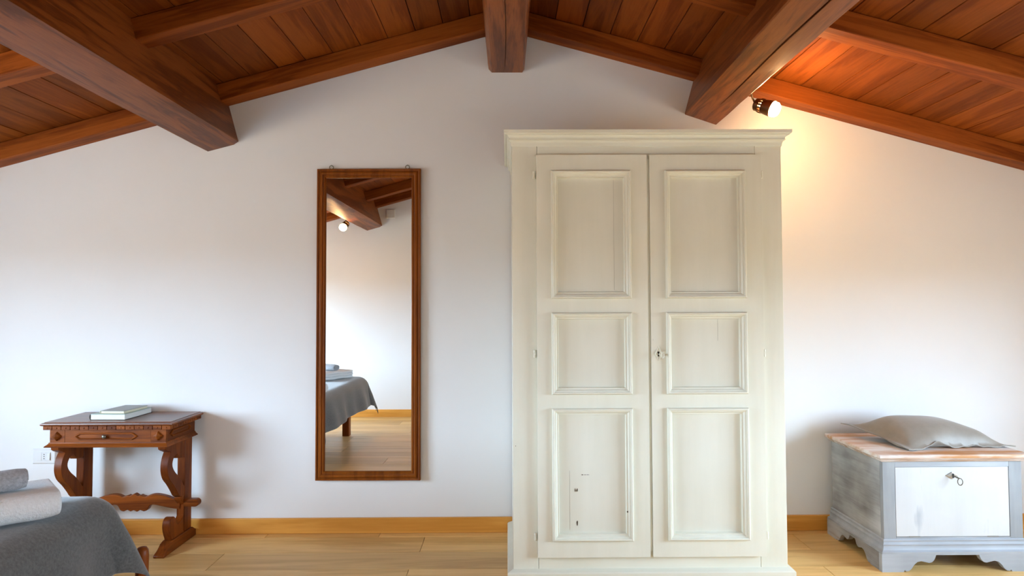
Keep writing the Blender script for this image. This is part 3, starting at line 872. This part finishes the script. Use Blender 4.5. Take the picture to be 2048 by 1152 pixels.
# ------------------------------------------------------------------ bed with throw
BX, BY0, BY1, BZ = -1.365, -1.105, -2.40, 0.500
def bed():
    t = thing('bed', 'low wooden bed whose foot end shows under the grey throw', 'bed', (-2.3, -1.75, 0))
    mt = MB()
    x0 = XL + .03
    rings = []
    for ins, z in ((.03, .285), (.005, .30), (0, .33), (0, .44), (.01, .475), (.035, .490), (.06, .492)):
        rings.append([(x0 + ins, BY1 + ins, z), (BX - ins, BY1 + ins, z), (BX - ins, BY0 - ins, z), (x0 + ins, BY0 - ins, z)])
    obj('mattress', MB().loops(rings, True, True, True), SHEET, t, bevel=.02, seg=3)
    obj('side_rail', MB().box(x0, -1.40, BY0 - .05, BY0 - .022, .20, .283), WALNUT_X, t, bevel=.004)
    obj('side_rail', MB().box(x0, -1.40, BY1 + .022, BY1 + .05, .20, .283), WALNUT_X, t, bevel=.004)
    obj('foot_rail', MB().box(-1.43, -1.40, BY1 + .05, BY0 - .05, .225, .283), WALNUT_Y, t, bevel=.004)
    for (lx, ly) in ((-1.475, -2.33), (-1.475, -1.175), (x0 + .05, -2.33), (x0 + .05, -1.175)):
        obj('leg', MB().box(lx - .03, lx + .03, ly - .03, ly + .03, 0, .20), WALNUT_Z, t, bevel=.004)
    # outrigger post with rounded head at the foot corner nearest the table
    p = MB().lathe([(0, .017), (.02, .019), (.20, .021), (.255, .022), (.275, .020), (.285, .014), (.288, .004)], (-1.297, -0.910, 0), (0, 0, 1), 16)
    obj('corner_post', p, WALNUT_Z, t, smooth=50)
    pb = MB().prism([(-1.425, -1.125), (-1.405, -1.140), (-1.288, -.915), (-1.306, -.905)], 'z', .245, .275)
    obj('post_bracket', pb, WALNUT_Y, t, bevel=.003)
bed()

def drape(du, dv):
    c = min(du, dv) / max(du, dv, 1e-6)
    lean = R(80 - 8 * c)
    """overhang beyond the mattress edge -> (outward distance along the overhang, drop)"""
    s = math.hypot(du, dv)
    if s < 1e-6: return 0, 0, 0
    r = 0.085
    ang = min(s / r, lean)
    h = r * math.sin(ang); d = r * (1 - math.cos(ang))
    rest = max(0, s - r * lean)
    h += rest * math.cos(lean); d += rest * math.sin(lean)
    return s, h, d
def throw():
    ux0, ux1 = -2.55, BX - .02
    vy0, vy1 = BY1 + .03, BY0 + .02
    hang_x, hang_y, hang_far = 0.295, 0.25, 0.20
    nu, nv = 90, 96
    U = [ux0 + (ux1 + hang_x - ux0) * i / nu for i in range(nu + 1)]
    V = [vy0 - hang_far + (vy1 - vy0 + hang_y + hang_far) * j / nv for j in range(nv + 1)]
    P = []
    for v in V:
        row = []
        for u in U:
            du = max(0, u - ux1)
            dv = v - vy1 if v > vy1 else (v - vy0 if v < vy0 else 0)
            s, h, d = drape(du, abs(dv))
            bx, by = min(u, ux1), min(max(v, vy0), vy1)
            z = BZ + 0.008
            # soft unevenness of the bedding below
            z += 0.003 * math.sin(3.1 * u + 1.3) * math.cos(2.7 * v) + 0.002 * math.sin(7 * u - 5 * v)
            if s > 0:
                ox, oy = du / s, dv / s
                fold = 0.0
                if du > 0 and dv != 0:
                    th = math.atan2(abs(dv), du)
                    fold = 0.10 * s * math.sin(th * 4 - .8) * min(1, s / .2)
                else:
                    along = v if dv == 0 else u
                    fold = 0.016 * math.sin(along * 8.5 + 1.0) * min(1, s / .22) ** 2 + .006 * math.sin(along * 23) * min(1, s / .22) ** 2
                x = bx + ox * (h + fold); y = by + oy * (h + fold)
                z -= d
            else:
                x, y = u, v
            row.append((x, y, max(z, 0.06)))
        P.append(row)
    W = nu + 1
    mb = MB()
    vs = [p for r in P for p in r]
    fs = [(j * W + i, j * W + i + 1, (j + 1) * W + i + 1, (j + 1) * W + i) for j in range(nv) for i in range(nu)]
    mb.add(vs, fs)
    t = thing('throw_blanket', 'dark grey wool throw draped over the foot of the bed', 'blanket', (-1.9, -1.75, BZ))
    o = obj('blanket', mb, THROW, t, smooth=70)
    so = o.modifiers.new('solid', 'SOLIDIFY'); so.thickness = .005; so.offset = 1
    o.modifiers.new('sub', 'SUBSURF').render_levels = 1
    # knotted fringe along the hem on the side away from the table
    fr = MB()
    rnd = random.Random(5)
    row = P[0]
    for i in range(2, nu + 1):
        for kk in range(2):
            a = Vector(row[i]) if kk == 0 else (Vector(row[i]) + Vector(row[i - 1])) / 2
            if a.z > BZ - .1: continue
            e = a + Vector((rnd.uniform(-.006, .006), rnd.uniform(-.010, .002), -rnd.uniform(.025, .045)))
            fr.tube([a, (a + e) / 2 + Vector((rnd.uniform(-.003, .003), 0, 0)), e], .0022, 5)
    f = obj('fringe', fr, THROW, t); f['kind'] = 'stuff'
throw()

# towels
def folded_towel(label, c, z, L, W_, H, rz, layers=3):
    t = thing('folded_towel', label, 'towel', (c[0], c[1], z), 'white folded towels on the bed', rz)
    b = Vector((c[0], c[1], z))
    h = H / layers
    rnd = random.Random(int(abs(c[1]) * 100))
    for k in range(layers):
        n = 10
        hh = h * 0.98
        # stadium cross-section in (x,z), rounded fold on +x
        sec = []
        x0, x1 = -W_ / 2 + rnd.uniform(0, .006), W_ / 2 - hh / 2 - rnd.uniform(0, .006)
        sec += [(x0, 0), (x1, 0)]
        sec += [(x1 + hh / 2 * math.cos(a), hh / 2 + hh / 2 * math.sin(a)) for a in [R(-75 + 150 * i / n) for i in range(n + 1)]]
        sec += [(x1, hh), (x0, hh), (x0 - .006, hh * .75), (x0 - .006, hh * .25)]
        ns = 14
        rings = []
        for s in range(ns + 1):
            y = -L / 2 + L * s / ns
            e = 1 - 0.10 * (abs(2 * s / ns - 1) ** 8)
            rings.append([(b.x + x * (0.97 + .03 * e), b.y + y, b.z + k * h + hh / 2 + (zz - hh / 2) * e + .002 * math.sin(s * .9 + k)) for x, zz in sec])
        o = obj('towel_fold', MB().loops(rings, True, True, True), TERRY, t, smooth=60)
        md = o.modifiers.new('bevel', 'BEVEL'); md.width = .006; md.segments = 2; md.limit_method = 'ANGLE'; md.angle_limit = R(50)
    return t
def rolled_towel(label, c, z, L, r, rz):
    b = Vector((c[0], c[1], z))
    n = 28
    rings = []
    ns = 12
    for s in range(ns + 1):
        y = -L / 2 + L * s / ns
        k = 1 - 0.12 * abs(2 * s / ns - 1) ** 10
        rings.append([(b.x + 1.25 * r * k * math.cos(2 * math.pi * i / n), b.y + y, b.z + r * .92 + r * .92 * k * math.sin(2 * math.pi * i / n)) for i in range(n)])
    t = thing('rolled_towel', label, 'towel', tuple(b), 'grey rolled towels on the bed', rz)
    obj('roll', MB().loops(rings, True, True, True), TERRYG, t, smooth=60)
    for e in (-1, 1):                              # the spiral of the roll on both ends
        pts = [(b.x + 1.25 * r * q * .85 * math.cos(a), b.y + e * (L / 2 + .0005), b.z + r * .92 + r * .92 * q * .85 * math.sin(a)) for a, q in [(i * .45, 1 - i / 40) for i in range(36)]]
        obj('rolled_edge', MB().tube(pts, .003, 5), TERRYG, t, smooth=60)
folded_towel('white folded towel on the throw at the side nearer the table', (-1.503, -1.335), .5195, .34, .22, .080, R(-45), 1)
rolled_towel('grey rolled towel lying on the white towel nearer the table', (-1.515, -1.357), .601, .24, .033, R(-45))
folded_towel('white folded towel on the throw seen only in the mirror', (-1.60, -2.20), .5195, .34, .24, .065, R(-145))
rolled_towel('grey rolled towel seen only in the mirror', (-1.62, -2.22), .587, .24, .030, R(-60))

# ------------------------------------------------------------------ spotlights on the purlins
def spotlight(label, mount, mdir, head, axis):
    """mount: point on the purlin, head: centre of the bulb, axis: the way it points"""
    t = thing('spotlight', label, 'lamp', mount, 'spotlights on the purlins')
    a = Vector(axis).normalized()
    hd = Vector(head)
    mp = Vector(mount); md = Vector(mdir).normalized()
    obj('mounting_disc', MB().lathe([(-.002, .028), (.010, .028), (.014, .024), (.015, .006)], mp, md, 24), BRONZE, t, smooth=35)
    back = hd - a * .090
    elbow = mp + md * .035
    obj('arm', MB().tube([mp + md * .010, elbow, (elbow + back) / 2 + Vector((0, 0, -.004)), back + a * .004], .005, 10), BRONZE, t, smooth=50)
    obj('knob', MB().lathe([(-.008, .003), (-.006, .0065), (.006, .0065), (.008, .003)], elbow + Vector((0, -.004, -.012)), (0, 1, 0), 12), BRONZE, t, smooth=40)
    hdm = MB().lathe([(-.092, .004), (-.090, .022), (-.084, .0290), (-.062, .0310), (-.0605, .0290), (-.082, .0270), (-.088, .018)], hd, a, 28)
    cup = obj('lamp_cap', hdm, BRONZE, t, smooth=40)
    body = MB().lathe([(-.050, .0290), (-.0485, .0315), (-.030, .0345), (.000, .0380), (.002, .0380), (.002, .0365), (-.030, .0330), (-.048, .0298)], hd, a, 28, cap=False)
    sh = obj('lamp_shade', body, BRONZE, t, smooth=40)
    # ribs between cap and shade leave the cooling slots open
    tt = Vector((0, 0, 1)); e1 = a.cross(tt).normalized(); e2 = a.cross(e1)
    for i in range(14):
        an = 2 * math.pi * i / 14
        rd = e1 * math.cos(an) + e2 * math.sin(an)
        obj('rib', MB().tube([hd - a * .064 + rd * .0295, hd - a * .047 + rd * .0300], .0047, 6), BRONZE, sh, smooth=50)
    bulb = MB().lathe([(-.062, .010), (-.045, .012), (-.030, .020), (-.010, .0310), (.006, .0345), (.018, .0330), (.027, .0255), (.032, .014), (.0335, .001)], hd, a, 28)
    obj('bulb', bulb, GLOW, t, smooth=60)['label'] = 'glowing warm bulb'
spotlight('lit spotlight on the purlin over the wardrobe corner', (1.104, -0.30, 2.15), (.96, 0, -.26), (1.240, -0.300, 2.052), (.66, -.58, -.44))
spotlight('lit spotlight on the purlin seen only in the mirror', (-1.557, -2.62, 2.02), (-.96, 0, -.26), (-1.592, -2.600, 1.884), (-.10, .85, -.50))

# ------------------------------------------------------------------ wall socket
def socket():
    x0, x1, z0, z1 = -2.388, -2.269, .352, .428
    t = thing('wall_socket', 'white wall socket plate beside the walnut table', 'socket', ((x0 + x1) / 2, -.0, z0))
    rr = []
    for i, d in ((0, 0), (0, .003), (.006, .009), (.022, .0095)):
        rr.append([(x0 + i, -d, z0 + i), (x1 - i, -d, z0 + i), (x1 - i, -d, z1 - i), (x0 + i, -d, z1 - i)])
    obj('cover_plate', MB().loops(rr, True, True, True), PLASTIC, t, smooth=25)
    mx = -2.3615
    for k, nm in enumerate(('blank_module', 'outlet_module', 'switch_module')):
        a = mx + k * .0228
        mo = obj(nm, MB().box(a, a + .0222, -.0115, -.0085, .3695, .4105), PLASTIC, t, bevel=.0008)
        if k == 1:
            for z in (.3795, .390, .4005):
                obj('pin_hole', MB().lathe([(0, .0024), (.0006, .0024)], (a + .0125, -.0114, z), (0, -1, 0), 10), BLACK, mo)
        if k == 2:
            obj('rocker', MB().prism([(-.0115, .372), (-.0115, .408), (-.0132, .407), (-.0155, .373)], 'x', a + .002, a + .020), PLASTIC, mo)
socket()
bx_ = MB().box(-1.33, -1.24, YF, YF + .018, 2.06, 2.15)
tag(obj('junction_box', bx_, PLASTIC, bevel=.004), 'small white junction box high on the wall seen in the mirror', 'box')
